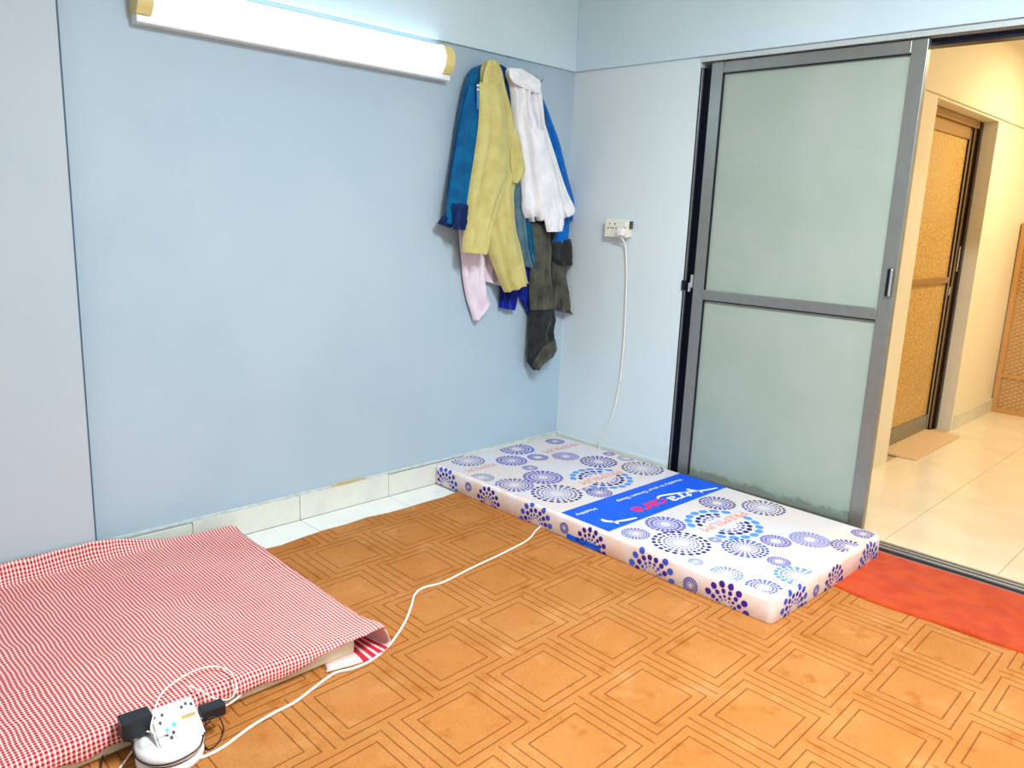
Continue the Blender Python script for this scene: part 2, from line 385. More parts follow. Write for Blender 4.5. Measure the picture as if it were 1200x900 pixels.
part2('door_pane', M['amber'], 1.270, 1.278, 1.49, 2.46, .11, 1.05)
part2('lock_plate', M['chrome'], 1.292, 1.302, 2.468, 2.49, .95, 1.01, bev=.003)
hd = part2('door_handle', M['chrome'], 1.300, 1.312, 2.53, 2.545, 1.13, 1.26, bev=.004)
part2('handle_bracket', M['chrome'], 1.29, 1.312, 2.528, 2.547, 1.11, 1.13, bev=.003)
part2('handle_bracket', M['chrome'], 1.29, 1.312, 2.528, 2.547, 1.26, 1.28, bev=.003)

# lattice door on the end wall
d3 = empty('door_3', (1.41, 3.6, 0)); tag(d3, 'brown framed lattice screen door at the end of the corridor', 'door', kind='structure')
W3, H3 = .80, 1.46
for a in ((0, .035, -.03, 0, .0, H3), (W3-.035, W3, -.03, 0, .0, H3)): obj('screen_stile', box(*a, bev=.003), M['rust'], d3)
for a in ((.035, W3-.035, -.03, 0, .0, .04), (.035, W3-.035, -.03, 0, H3-.035, H3), (.035, W3-.035, -.028, 0, .28, .31)): obj('screen_rail', box(*a, bev=.003), M['rust'], d3)
obj('screen_backing', box(.03, W3-.03, -.008, -.002, .03, H3-.03), plain('screen_backing', (244, 214, 158), .7), d3)
bm = bmesh.new()
def clipbar(x0, z0, x1, z1, y):
    d = Vector((x1-x0, 0, z1-z0)).normalized(); n = Vector((-d.z, 0, d.x))*.0035
    vs_ = [bm.verts.new(Vector((x, yy, z))+s*n) for (x, z) in ((x0, z0), (x1, z1)) for s in (-1, 1) for yy in (y, y-.005)]
    for f in ((0, 1, 3, 2), (4, 6, 7, 5), (0, 4, 5, 1), (2, 3, 7, 6), (1, 5, 7, 3)): bm.faces.new([vs_[i] for i in f])
xa, xb, za, zb = .033, W3-.033, .038, H3-.033
k = -2.0
while k < 2.4:
    for sgn in (1, -1):
        # line z = sgn*x*.55 + k
        xs2 = sorted([((za-k)/(sgn*.55)), ((zb-k)/(sgn*.55))]); p, q = max(xa, xs2[0]), min(xb, xs2[1])
        if q-p > .01: clipbar(p, sgn*p*.55+k, q, sgn*q*.55+k, -.010 if sgn > 0 else -.016)
    k += .032
tag(obj('lattice', bm, M['rust'], d3), kind='stuff')

# corridor lamp (above and right of the view)
cl = empty('corridor_lamp', (2.35, 2.55, 2.8)); tag(cl, 'round warm ceiling lamp lighting the corridor', 'lamp')
obj('lamp_base', lathe(bmesh.new(), [(.10, -.03), (.11, -.015), (.11, 0)], 0, 0, 24), M['metalw'], cl)
obj('lamp_globe', lathe(bmesh.new(), [(.02, -.14), (.07, -.12), (.095, -.08), (.09, -.04), (.07, -.03)], 0, 0, 24), M['bulb'], cl, True)
rc = empty('ceiling_light', (2.75, -1.90, 2.795)); tag(rc, 'long white light hanging from the ceiling over the carpet', 'lamp')
obj('housing', box(-.65, .65, -.16, .16, -.03, 0, bev=.006), M['metalw'], rc)
for xx in (-.5, .5): obj('suspension_rod', tube(bmesh.new(), [Vector((xx, 0, 0)), Vector((xx, 0, H-2.795))], .006, 8), M['metalw'], rc)
obj('diffuser', box(-.62, .62, -.13, .13, -.07, -.031, bev=.02, seg=3), M['ceilglow'], rc)

# ------------------------------------------------------------------ tube light on the left wall
tl = empty('wall_light', (0, -1.635, 1.965)); tag(tl, 'lit fluorescent wall light with ridged diffuser and cream end caps', 'light')
LA, LB = -.70, .705        # along y
tray = [(0, 0), (.05, .0), (.052, .006), (.052, .022), (.046, .026), (.02, .026), (.02, .150), (0, .150)]
obj('tray', extrude_profile(bmesh.new(), tray, LA+.004, LB-.004), M['metalw'], tl)
prof = [(.02, .028)]+[(.02+.058*math.sin(a)**.7, .088-.058*math.cos(a)) for a in [math.pi*i/14 for i in range(1, 14)]]+[(.02, .148)]
# ridged prism: fine teeth along the curve
rp = []
for i in range(len(prof)-1):
    for s in range(3):
        a, b = Vector(prof[i]), Vector(prof[i+1]); q = a.lerp(b, s/3); n = Vector((b.y-a.y, a.x-b.x)).normalized()
        rp.append(tuple(q+n*(.0018 if s == 1 else 0)))
rp.append(prof[-1])
obj('diffuser', extrude_profile(bmesh.new(), rp, LA+.055, LB-.055), M['tube'], tl)
for y0, y1 in ((LA, LA+.054), (LB-.054, LB)):
    cap = [(.0, .002)]+[(.02+.063*math.sin(a)**.7, .089-.063*math.cos(a)) for a in [math.pi*i/14 for i in range(0, 15)]]+[(0, .153)]
    cap = [(0, .026), (.055, .026)]+[(.02+.063*math.sin(a)**.7, .089-.063*math.cos(a)) for a in [math.pi*i/14 for i in range(3, 15)]]+[(0, .153)]
    obj('end_cap', extrude_profile(bmesh.new(), cap, y0, y1), M['cream'], tl)
bm = bmesh.new()
for i in range(56):
    y = LA+.08+i*(LB-LA-.16)/55; bx(bm, .052, .058, y-.005, y+.005, .134, .1385)
tag(obj('vent_slots', bm, plain('slot_grey', (120, 140, 150), .6), tl), 'row of small grey slots along the top of the diffuser', kind='stuff')

# ------------------------------------------------------------------ wall socket
so = empty('wall_socket', (.378, 0, 1.323)); tag(so, 'ivory double power socket with switches on the pale wall', 'socket')
obj('back_box', box(-.070, .075, -.034, 0, -.043, .043, bev=.006), M['sock'], so)
obj('face_plate', box(-.076, .080, -.042, -.034, -.047, .047, bev=.004), M['sock'], so)
bm = bmesh.new()
for cx_ in (-.042, -.008):
    for dx, dz in ((0, .018), (-.010, -.004), (.010, -.004)):
        b = bmesh.new(); lathe(b, [(.0042, 0), (.0042, .0015)], 0, 0, 10); b.transform(Matrix.Translation((cx_+dx, -.042, dz+.005)) @ Matrix.Rotation(math.pi/2, 4, 'X'))
        t = bpy.data.meshes.new('t'); b.to_mesh(t); b.free(); bm.from_mesh(t)
tag(obj('pin_holes', bm, M['hole'], so), kind='stuff')
for z in (-.018, .02): obj('rocker_switch', box(.052, .070, -.048, -.041, z-.012, z+.014, bev=.003), M['white'], so)
obj('regulator_edge', box(.081, .087, -.034, -.01, .0, .04, bev=.002), M['hole'], so)
# ------------------------------------------------------------------ clothes on hooks
def hook(loc, label):
    r = empty('wall_hook', loc); tag(r, label, 'hook', 'hooks under the plaster band')
    obj('hook_plate', box(0, .005, -.012, .012, -.02, .022, bev=.002), M['chrome'], r)
    obj('hook_arm', tube(bmesh.new(), catmull([(.004, 0, .0), (.03, 0, -.012), (.055, 0, -.004), (.062, 0, .024)], 5), .0035, 8), M['chrome'], r, True)
hook((0, at(578, 78, 0, 0).y, at(578, 80, 0, 0).z), 'steel hook hidden under the khaki jacket collar')
hook((0, at(600, 84, 0, 0).y, at(600, 88, 0, 0).z), 'steel hook under the white shirt collar')
hook((0, at(627, 92, 0, 0).y, at(627, 94, 0, 0).z), 'small bare steel hook right of the white shirt collar')
GR = 'clothes hanging on the wall hooks'
def lobe(bm, rows, d0, th, fold=.01, k=3.0, ph=0.0, drift=.6, nr=44, nc=26, lean=0.0, hem=.0, straight=False):
    """hanging cloth lobe: rows of (left px, right px); closed body with thickness and folds"""
    n = len(rows)
    def smp(t):
        f = t*(n-1); i = min(int(f), n-2); u = f-i
        if straight: return [rows[i][j]*(1-u)+rows[i+1][j]*u for j in range(4)]
        g = lambda a, b, c, d: .5*(2*b+(c-a)*u+(2*a-5*b+4*c-d)*u*u+(3*b-a-3*c+d)*u**3)
        R = [rows[max(0, i-1)], rows[i], rows[i+1], rows[min(n-1, i+2)]]
        return [g(*[r[j] for r in R]) for j in range(4)]
    F, B = [], []
    for r in range(nr+1):
        t = r/nr; a = smp(t); dm = d0+th*.55+lean*t
        P, Q = at(a[0], a[1], 0, dm), at(a[2], a[3], 0, dm)
        fr, bk = [], []
        for c in range(nc+1):
            s = c/nc; e = max(0, 1-abs(2*s-1)**3)**.5
            amp = 1.5*fold*min(1, .25+t*1.6)
            w_ = math.sin(2*math.pi*(k*s+ph+drift*t*(s-.3)))+.45*math.sin(2*math.pi*(k*1.9*s+ph*2.1+1.3*t))
            w_ += .35*math.sin(2*math.pi*(1.7*t*2+s*1.1+ph))
            top = min(1, .45+t*4)
            p = P.lerp(Q, s); p.z += hem*math.sin(2*math.pi*(k*1.5*s+ph))*max(0, t-.85)/.15
            x = d0+lean*t+e*(th*top*.9+amp*w_)
            fr.append(Vector((max(x, d0+lean*t+.001), p.y, p.z))); bk.append(Vector((d0+lean*t-.0015*e, p.y, p.z)))
        F.append([bm.verts.new(v) for v in fr]); B.append([bm.verts.new(v) for v in bk])
    for r in range(nr):
        for c in range(nc):
            bm.faces.new((F[r][c], F[r+1][c], F[r+1][c+1], F[r][c+1])); bm.faces.new((B[r][c], B[r][c+1], B[r+1][c+1], B[r+1][c]))
        for c in (0, nc):
            q = (F[r][c], B[r][c], B[r+1][c], F[r+1][c]); bm.faces.new(q if c == 0 else q[::-1])
    for r in (0, nr):
        for c in range(nc):
            q = (F[r][c], F[r][c+1], B[r][c+1], B[r][c]); bm.faces.new(q if r == 0 else q[::-1])
    return bm
def garment(name, label, cat, top):
    p = at(top[0], top[1], 0, 0); r = empty(name, (0, p.y, p.z)); tag(r, label, cat, GR); r['_o'] = 0; del r['_o']; return r
def gpart(name, root, bm, m):
    bmesh.ops.translate(bm, verts=bm.verts, vec=-Vector(root.location)); return obj(name, bm, m, root, True)
L = lobe; nb = bmesh.new
# pale pink shirt, mostly hidden
g = garment('shirt', 'pale pink shirt hanging lowest at the left under the khaki jacket', 'shirt', (580, 82))
gpart('sleeve', g, L(nb(), [(540, 268, 566, 268), (541, 285, 568, 290), (543, 305, 569, 305), (545, 328, 570, 328), (549, 350, 572, 345), (554, 366, 575, 357), (557, 376, 560, 374)], .018, .030, .005, 2, .2), fabric('pale_pink_cotton', (232, 218, 230), (222, 206, 222)))
gpart('shirt_tail', g, L(nb(), [(560, 250, 590, 250), (565, 280, 590, 285), (568, 310, 590, 310), (570, 330, 591, 336)], .016, .022, .004, 2, .6), bpy.data.materials['pale_pink_cotton'])
gpart('body', g, L(nb(), [(572, 84, 588, 84), (560, 130, 592, 130), (552, 200, 590, 200), (545, 262, 588, 262)], .014, .018, .004, 2, .1), bpy.data.materials['pale_pink_cotton'])
# royal blue garment behind
g = garment('trousers', 'royal blue trousers showing below the khaki jacket hem', 'trousers', (596, 84))
mb = fabric('royal_blue_cotton', (10, 34, 150), (8, 20, 90))
gpart('leg', g, L(nb(), [(590, 150, 612, 150), (589, 240, 615, 240), (588, 320, 612, 318), (588, 345, 608, 345), (587, 361, 605, 364)], .020, .028, .005, 2, .4), mb)
gpart('leg', g, L(nb(), [(604, 180, 620, 180), (607, 260, 622, 260), (607, 320, 624, 325), (609, 345, 625, 350), (620, 368, 624, 371)], .018, .022, .004, 2, .1), mb)
# bright blue garment behind the white shirt
g = garment('tunic', 'bright blue tunic hanging behind the white shirt', 'tunic', (618, 86))
mbb = fabric('bright_blue_cotton', (8, 112, 200), (6, 88, 170))
gpart('body', g, L(nb(), [(613, 84, 622, 84), (614, 100, 637, 114), (622, 130, 646, 135), (630, 160, 656, 160), (636, 200, 666, 200), (640, 235, 675, 238), (640, 258, 678, 258)], .022, .040, .006, 2.5, .3), mbb)
gpart('sleeve', g, L(nb(), [(640, 235, 664, 235), (645, 260, 668, 258), (648, 275, 668, 273), (648, 288, 666, 288)], .050, .030, .004, 2, .2), mbb)
# grey and teal garment between
g = garment('shirt', 'dark teal shirt with grey front squeezed between khaki jacket and white shirt', 'shirt', (590, 80))
gpart('collar', g, L(nb(), [(585, 75, 590, 76), (584, 90, 600, 92), (588, 110, 604, 115), (592, 130, 604, 135)], .045, .045, .004, 1.5, .1), fabric('navy_cotton', (12, 60, 110), (8, 40, 80)))
gpart('body', g, L(nb(), [(588, 100, 604, 112), (596, 150, 612, 155), (600, 190, 618, 195), (603, 230, 622, 235), (606, 265, 624, 268), (612, 295, 626, 300), (618, 312, 628, 318)], .045, .035, .005, 2, .5), fabric('grey_blue_cotton', (96, 128, 142), (66, 100, 120)))
gpart('sleeve', g, L(nb(), [(606, 200, 616, 205), (614, 240, 622, 245), (618, 280, 626, 285), (623, 308, 630, 320)], .060, .025, .003, 1.5, .3), fabric('teal_cotton', (10, 96, 130), (6, 70, 100)))
# dark trousers
g = garment('trousers', 'dark olive grey trousers hanging lowest beneath the white shirt', 'trousers', (634, 98))
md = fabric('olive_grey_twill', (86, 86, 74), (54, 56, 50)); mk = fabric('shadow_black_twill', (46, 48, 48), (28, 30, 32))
gpart('waist', g, L(nb(), [(624, 120, 640, 120), (622, 180, 650, 180), (622, 240, 662, 240), (623, 262, 664, 262), (624, 280, 660, 282), (626, 296, 650, 296)], .035, .045, .006, 2, .1), mk)
gpart('leg', g, L(nb(), [(624, 262, 646, 262), (624, 290, 648, 290), (624, 315, 648, 315), (623, 340, 650, 340), (624, 364, 653, 361)], .060, .036, .006, 2.5, .25), md)
gpart('leg_lining', g, L(nb(), [(624, 350, 650, 350), (623, 372, 653, 376), (622, 395, 650, 388), (620, 424, 654, 411), (627, 434, 632, 432)], .050, .032, .006, 1.6, .45, straight=True), mk)
gpart('cuff', g, L(nb(), [(640, 404, 652, 398), (632, 415, 654, 409), (624, 428, 650, 418), (628, 434, 632, 431)], .086, .014, .002, 1.2, .2, straight=True), md)
gpart('pocket_flap', g, L(nb(), [(647, 284, 671, 280), (647, 298, 673, 298), (655, 311, 673, 311)], .062, .030, .004, 1.3, .2), mk)
gpart('leg', g, L(nb(), [(648, 285, 668, 285), (649, 310, 666, 310), (650, 330, 666, 328), (651, 350, 669, 348), (651, 363, 671, 364), (668, 366, 673, 370)], .042, .032, .006, 2.2, .6), md)
# teal jacket, left
g = garment('jacket', 'teal blue jacket hanging at the left end of the clothes', 'jacket', (574, 76))
mt = fabric('teal_blue_twill', (4, 100, 150), (2, 78, 128)); mn = fabric('navy_lining', (6, 40, 92), (4, 26, 66))
gpart('body', g, L(nb(), [(572, 74, 584, 72), (557, 80, 586, 80), (551, 92, 588, 95), (546, 112, 590, 115), (540, 145, 588, 145), (535, 180, 582, 180), (530, 215, 575, 215), (528, 245, 568, 245), (528, 262, 560, 264)], .045, .055, .008, 2.4, .15, .9), mt)
gpart('sleeve', g, L(nb(), [(553, 100, 575, 104), (544, 135, 570, 140), (538, 170, 564, 178), (532, 205, 560, 212), (527, 238, 556, 244), (525, 262, 551, 269)], .085, .036, .006, 1.4, .3, .5), mt)
gpart('cuff_lining', g, L(nb(), [(531, 238, 555, 240), (532, 254, 552, 256), (532, 269, 548, 270)], .126, .014, .003, 1.3, .2), mn)
gpart('sleeve_tip', g, L(nb(), [(528, 245, 538, 248), (519, 256, 535, 262), (515, 262, 530, 268)], .070, .030, .003, 1.2, .2), mn)
pt = gpart('label_patch', g, L(nb(), [(559, 101, 566, 100), (559, 115, 567, 114), (559, 128, 567, 130)], .122, .004, 0, 1, .2, nr=8, nc=8), fabric('pale_blue_label', (70, 140, 205), (60, 120, 190)))
bm = nb()
for v0 in (99, 104): L(bm, [(559, v0, 566, v0-.5), (559, v0+2, 566, v0+1.5)], .1255, .002, 0, 1, .2, nr=3, nc=4)
bmesh.ops.translate(bm, verts=bm.verts, vec=-Vector(g.location)); obj('label_stripes', bm, M['white'], pt)
gpart('paper_tag', g, L(nb(), [(564, 131, 568, 130), (564, 139, 567, 139)], .118, .004, 0, 1, 0, nr=4, nc=4), M['pwhite'])
# khaki jacket
g = garment('jacket', 'khaki jacket with long sleeve hanging in front of the others', 'jacket', (578, 72))
mh = fabric('khaki_twill', (202, 193, 126), (190, 178, 108))
gpart('body', g, L(nb(), [(572, 71, 582, 70), (568, 80, 590, 80), (567, 95, 593, 96), (567, 115, 599, 118), (566, 140, 606, 144), (563, 165, 611, 172), (561, 195, 616, 198), (560, 222, 606, 222), (566, 250, 606, 248), (570, 270, 608, 270), (575, 292, 612, 288), (582, 312, 616, 312), (590, 332, 619, 328), (595, 343, 621, 331)], .095, .050, .008, 2.3, .35, 1.1, nr=70), mh)
gpart('sleeve', g, L(nb(), [(566, 96, 590, 98), (565, 140, 596, 140), (560, 180, 598, 180), (555, 212, 598, 214), (551, 240, 588, 238), (548, 265, 580, 264), (546, 284, 575, 285), (545, 296, 572, 299)], .128, .046, .007, 1.6, .2, .8), mh)
gpart('collar', g, L(nb(), [(573, 70, 582, 70), (569, 82, 589, 82), (567, 94, 590, 96), (568, 104, 580, 106), (570, 112, 574, 113)], .140, .012, .002, 1.5, .1), mh)
gpart('pocket_flap', g, L(nb(), [(598, 150, 607, 152), (599, 175, 613, 178), (600, 198, 617, 201), (602, 214, 607, 215)], .138, .018, .003, 1.2, .4), mh)
# white shirt
g = garment('shirt', 'crumpled white shirt hanging at the right of the clothes', 'shirt', (606, 82))
mw = fabric('white_cotton', (240, 240, 242), (226, 228, 234), bump=.25)
gpart('body', g, L(nb(), [(598, 79, 608, 80), (597, 88, 630, 92), (601, 100, 635, 98), (603, 115, 636, 112), (604, 132, 637, 128), (607, 155, 642, 150), (611, 180, 650, 178), (614, 205, 658, 202), (616, 230, 667, 226), (616, 246, 673, 240), (620, 258, 676, 250)], .085, .050, .013, 5.0, .1, .5, nr=70, nc=70, hem=.012), mw)
gpart('sleeve', g, L(nb(), [(622, 150, 640, 152), (626, 190, 648, 190), (632, 225, 656, 222), (638, 250, 662, 248), (641, 262, 662, 260), (643, 272, 660, 271)], .130, .026, .004, 1.6, .4), mw)
gpart('collar', g, L(nb(), [(598, 80, 612, 80), (598, 90, 632, 93), (604, 98, 635, 99), (616, 104, 634, 104), (626, 109, 631, 109)], .136, .010, .003, 3.0, .2), mw)

# ------------------------------------------------------------------ carpet and mat
CZ = .008
edge = [(.198+.007*math.sin(y*9)+.006*math.sin(y*23+1)+(.010 if -2.2 < y < -1.85 else 0), y) for y in [-.06-.11*i for i in range(40)]]
poly = edge+[(3.95, -4.35), (3.95, -.06)]
bm = bmesh.new(); a = [bm.verts.new((x, y, CZ)) for x, y in poly]; b = [bm.verts.new((x, y, .0005)) for x, y in poly]
bm.faces.new(a); bm.faces.new(b[::-1]); n = len(poly)
for i in range(n): bm.faces.new((a[i], b[i], b[(i+1) % n], a[(i+1) % n]))
tag(obj('carpet', bm, M['carpet']), 'orange brown carpet carved with nested squares covering the floor', 'carpet')
bm = bmesh.new(); NX, NY = 60, 24; G = []
for i in range(NX+1):
    x = 1.70+1.75*i/NX; row = []
    yn = -.512-.022*math.sin((x-1.9)*5.0)-.008*math.sin(x*13)
    for j in range(NY+1):
        t = j/NY; y = yn*(1-t)+(-.022)*t
        z = CZ+.006+.0035*math.exp(-((y+.33-.06*(x-2))**2)/.0006)+.003*math.exp(-((y+.16+.04*(x-2))**2)/.0010)+.0012*math.sin(x*9+y*14)
        row.append((x, y, z))
    G.append(row)
vv = [[bm.verts.new(p) for p in r] for r in G]; vb = [[bm.verts.new((p[0], p[1], CZ+.0006)) for p in r] for r in G]
for i in range(NX):
    for j in range(NY):
        bm.faces.new((vv[i][j], vv[i+1][j], vv[i+1][j+1], vv[i][j+1]))
    for j, s in ((0, 1), (NY, -1)): bm.faces.new((vv[i][j], vb[i][j], vb[i+1][j], vv[i+1][j])[::s])
for j in range(NY):
    for i in (0, NX): bm.faces.new((vv[i][j], vv[i][j+1], vb[i][j+1], vb[i][j]))
tag(obj('door_mat', bm, M['mat'], smooth=True), 'orange red fleece mat lying along the sliding door sill', 'mat')

# ------------------------------------------------------------------ printed mattress
MX, MY, MA = .967, -.512, math.radians(-1.5); ML, MW, MH = 1.895, .915, .102; MR = .022
mt_ = empty('mattress', (MX, MY, CZ+.0002), MA); tag(mt_, 'thin foam mattress printed with blue dotted rosettes and a blue banner', 'mattress')
hx, hy = ML/2, MW/2
def rounded_box(hx, hy, h, r, n=5, wav=0.0):
    """rounded slab: perimeter loops stacked in z"""
    bm = bmesh.new(); loops = []
    prof = [(hx_, z) for hx_, z in [(r*(1-math.cos(a)), r*(1-math.sin(a))) for a in [math.pi/2*(1-i/n) for i in range(0)]]]
    lv = [(r*.15, 0.0), (0, r*.2)]+[(0, h-r)]+[(r*(1-math.cos(math.pi/2*i/n)), h-r+r*math.sin(math.pi/2*i/n)) for i in range(1, n+1)]
    rc = .026
    def per(inset):
        pts = []
        for (sx, sy, a0) in ((1, 1, 0), (-1, 1, 90), (-1, -1, 180), (1, -1, 270)):
            cx, cy = sx*(hx-rc), sy*(hy-rc)
            for k in range(7):
                a = math.radians(a0+90*k/6); pts.append((cx+(rc-inset)*math.cos(a), cy+(rc-inset)*math.sin(a)))
        return pts
    for ins, z in lv: loops.append([bm.verts.new((x, y, z)) for x, y in per(ins)])
    n_ = len(loops[0])
    for a, b in zip(loops, loops[1:]):
        for k in range(n_): bm.faces.new((a[k], a[(k+1) % n_], b[(k+1) % n_], b[k]))
    bm.faces.new(loops[0][::-1]); bm.faces.new(loops[-1]); return bm
body = obj('mattress_body', rounded_box(hx, hy, MH, MR), M['side'], mt_, True)
for p in body.data.polygons:
    if p.normal.z > .5 or p.normal.z < -.5: p.use_smooth = False
# top panel a hair above, following the body
tp = obj('top_panel', (lambda b: (bx(b, -hx+MR*.55, hx-MR*.55, -hy+MR*.55, hy-MR*.55, MH-.012, MH+.0012, bev=.003) or b))(bmesh.new()), M['tick'], mt_)
ZT = MH+.0018
class Print:
    def __init__(s): s.v = {}; s.f = {}
    def poly(s, col, pts):
        v = s.v.setdefault(col, []); f = s.f.setdefault(col, []); k = len(v); v.extend(pts); f.append(tuple(range(k, k+len(pts))))
PR = Print()
TX, TY = hx-.016, hy-.016
def ell(col, cx, cy, a, b, ang, mapf, n=10):
    if not mapf.ok(cx, cy): return
    c, s = math.cos(ang), math.sin(ang); pts = []
    for k in range(n):
        t = 2*math.pi*k/n; ex, ey = a*math.cos(t), b*math.sin(t); pts.append(mapf(cx+ex*c-ey*s, cy+ex*s+ey*c))
    if hasattr(mapf, 'curved'):
        mid = [mapf(cx+(a*math.cos(2*math.pi*k/n)*c-b*math.sin(2*math.pi*k/n)*s)*.5, cy+(a*math.cos(2*math.pi*k/n)*s+b*math.sin(2*math.pi*k/n)*c)*.5) for k in range(n)]
        PR.poly(col, mid)
        for k in range(n): PR.poly(col, [pts[k], pts[(k+1) % n], mid[(k+1) % n], mid[k]])
    else: PR.poly(col, pts)
text_zones = []
def topmap(z):
    def ok(x, y):
        if abs(x) > TX or abs(y) > TY or (-.072 < x < .206): return False
        return not any(x0 < x < x1 and y0 < y < y1 for (x0, x1, y0, y1) in text_zones)
    def f(x, y):
        x = max(-TX, min(TX, x)); y = max(-TY, min(TY, y))
        if -.072 < x < .206: x = -.072 if x < .06 else .206
        return (x, y, z)
    f.ok = ok
    return f
STY = {  # rings: (radius fraction, count, radial half-length, tangential half-width, colour)
 'dark': [(.93, 22, .07, .085, 'navy'), (.74, 22, .05, .065, 'navy'), (.57, 22, .04, .05, 'purple'), (.43, 20, .03, .04, 'lilac'), (.31, 18, .025, .03, 'lilac')],
 'dark2': [(.91, 22, .09, .085, 'navy'), (.70, 22, .085, .07, 'purple'), (.50, 20, .07, .055, 'purple'), (.33, 18, .06, .04, 'lilac')],
 'purple': [(.90, 22, .09, .10, 'purple'), (.68, 22, .09, .075, 'purple'), (.47, 20, .08, .055, 'lilac'), (.30, 18, .05, .035, 'lilac')],
 'mixed': [(.92, 22, .075, .09, 'mid'), (.74, 22, .06, .07, 'navy'), (.57, 22, .05, .055, 'purple'), (.42, 20, .04, .04, 'lilac'), (.30, 18, .03, .03, 'lilac')],
 'small': [(.88, 24, .11, .085, 'purple'), (.64, 24, .10, .06, 'purple'), (.42, 20, .08, .045, 'lilac')],
 'lilac': [(.90, 26, .09, .085, 'lilac'), (.70, 26, .09, .065, 'lilac'), (.50, 24, .08, .05, 'lilac'), (.33, 18, .06, .035, 'lilac')],
 'blue': [(.90, 18, .095, .125, 'sky'), (.66, 18, .065, .085, 'navy'), (.50, 18, .045, .06, 'purple'), (.38, 16, .03, .04, 'lilac')],
 'blue2': [(.90, 20, .09, .11, 'mid'), (.68, 20, .07, .08, 'mid'), (.50, 20, .06, .06, 'purple'), (.34, 18, .04, .04, 'lilac')],
 'teal': [(.90, 20, .08, .10, 'teal'), (.70, 20, .07, .075, 'teal'), (.52, 20, .05, .055, 'lilac'), (.36, 18, .04, .04, 'lilac')],
 'teal2': [(.90, 18, .095, .12, 'sky'), (.68, 18, .07, .08, 'teal'), (.50, 18, .05, .06, 'lilac'), (.36, 16, .035, .04, 'lilac')]}
def rosette(cx, cy, r, sty, mapf, halo=None):
    if halo: ell('halo', cx, cy, r*1.03, r*1.03, 0, halo, 36)
    for i, (rf, n, a, b, col) in enumerate(STY[sty]):
        for k in range(n):
            t = 2*math.pi*(k+.5*(i % 2)*0)/n+cx*3
            ell(col, cx+rf*r*math.cos(t), cy+rf*r*math.sin(t), a*r*1.12, b*r*1.12, t, mapf, 9)
TEXTS = [(-.751, -.315, .19), (-.747, .28, .27), (-.276, .065, .30), (.440, .04, .325)]
for x, y, l in TEXTS: text_zones.append((x-.038, x+.038, y-l/2-.02, y+l/2+.02))
ROS = [(-0.876,-0.293,0.089,'dark'), (-0.878,0.060,0.100,'blue2'), (-0.741,-0.108,0.085,'purple'), (-0.700,0.046,0.058,'small'), (-0.596,-0.115,0.042,'lilac'), (-0.451,-0.169,0.102,'purple'), (-0.455,-0.361,0.095,'mixed'), (-0.629,-0.414,0.062,'teal'), (-0.248,-0.286,0.121,'dark'), (-0.623,0.181,0.075,'lilac'), (-0.451,0.252,0.100,'dark2'), (-0.237,0.350,0.110,'dark'), (-0.511,0.410,0.034,'purple'), (-0.400,0.419,0.048,'teal'), (-0.265,0.054,0.158,'blue'), (-0.199,-0.128,0.026,'lilac'), (-0.134,-0.116,0.064,'purple'), (-0.856,0.345,0.055,'dark2'), (0.295,0.214,0.085,'dark2'), (0.463,0.332,0.098,'dark'), (0.455,0.011,0.165,'blue'), (0.300,-0.194,0.088,'purple'), (0.284,-0.378,0.060,'mixed'), (0.460,-0.310,0.118,'dark'), (0.528,-0.171,0.028,'lilac'), (0.652,-0.148,0.094,'mixed'), (0.694,0.018,0.064,'small'), (0.776,0.147,0.083,'lilac'), (0.803,-0.158,0.046,'small'), (0.915,0.206,0.073,'dark2'), (0.912,-0.224,0.084,'teal2'), (0.880,-0.409,0.066,'blue2'), (0.893,0.391,0.050,'purple'), (0.733,-0.415,0.062,'teal'), (0.600,-0.416,0.030,'teal')]
for r_ in ROS: rosette(*r_, topmap(ZT))
# side borders: half rosettes rising from the lower edge
def wrap(z):
    z = max(.003, min(MH-.0045, z)); q = max(0, z-(MH-MR))/MR
    return z, MR*(1-math.sqrt(max(0, 1-q*q)))-.0012-.0006*(q > 0)
def frontmap(x, z): zz, ins = wrap(z); return (max(-hx+.026, min(hx-.026, x)), -hy+ins, zz)
def rightmap(y, z): zz, ins = wrap(z); return (hx-ins, max(-hy+.026, min(hy-.026, y)), zz)
frontmap.curved = rightmap.curved = True
frontmap.ok = lambda x, z: abs(x) < hx-.02 and .0 < z < MH-.008
rightmap.ok = lambda y, z: abs(y) < hy-.02 and .0 < z < MH-.008
SIDE = {'D': [(.92, 14, .135, .125, 'violet'), (.64, 13, .095, .09, 'violet'), (.42, 12, .06, .06, 'violet'), (.28, 10, .035, .04, 'purple')],
        'O': [(.97, 15, .135, .125, 'mid'), (.68, 14, .105, .10, 'violet'), (.46, 13, .065, .065, 'mid'), (.32, 12, .035, .04, 'purple')],
        's': [(.85, 20, .14, .10, 'purple'), (.58, 18, .11, .08, 'purple'), (.34, 14, .08, .06, 'lilac')]}
STY.update(SIDE)
for x, z, r, s in [(-.852, .008, .088, 'O'), (-.677, .052, .024, 's'), (-.53, .010, .078, 'D'), (-.211, .006, .094, 'O'), (-.037, .045, .026, 's'), (.117, .010, .080, 'D'), (.431, .002, .100, 'O'), (.612, .024, .034, 's'), (.766, .0, .090, 'D')]:
    rosette(x, z, r, s, frontmap)
for y, z, r, s in [(-.301, .006, .092, 'O'), (-.13, .03, .024, 's'), (.02, .010, .076, 'D'), (.335, .006, .085, 'O')]:
    rosette(y, z, r, s, rightmap)
for col in PR.v:
    tag(obj('printed_dots', (PR.v[col], [], PR.f[col]), M[col], mt_), kind='stuff')
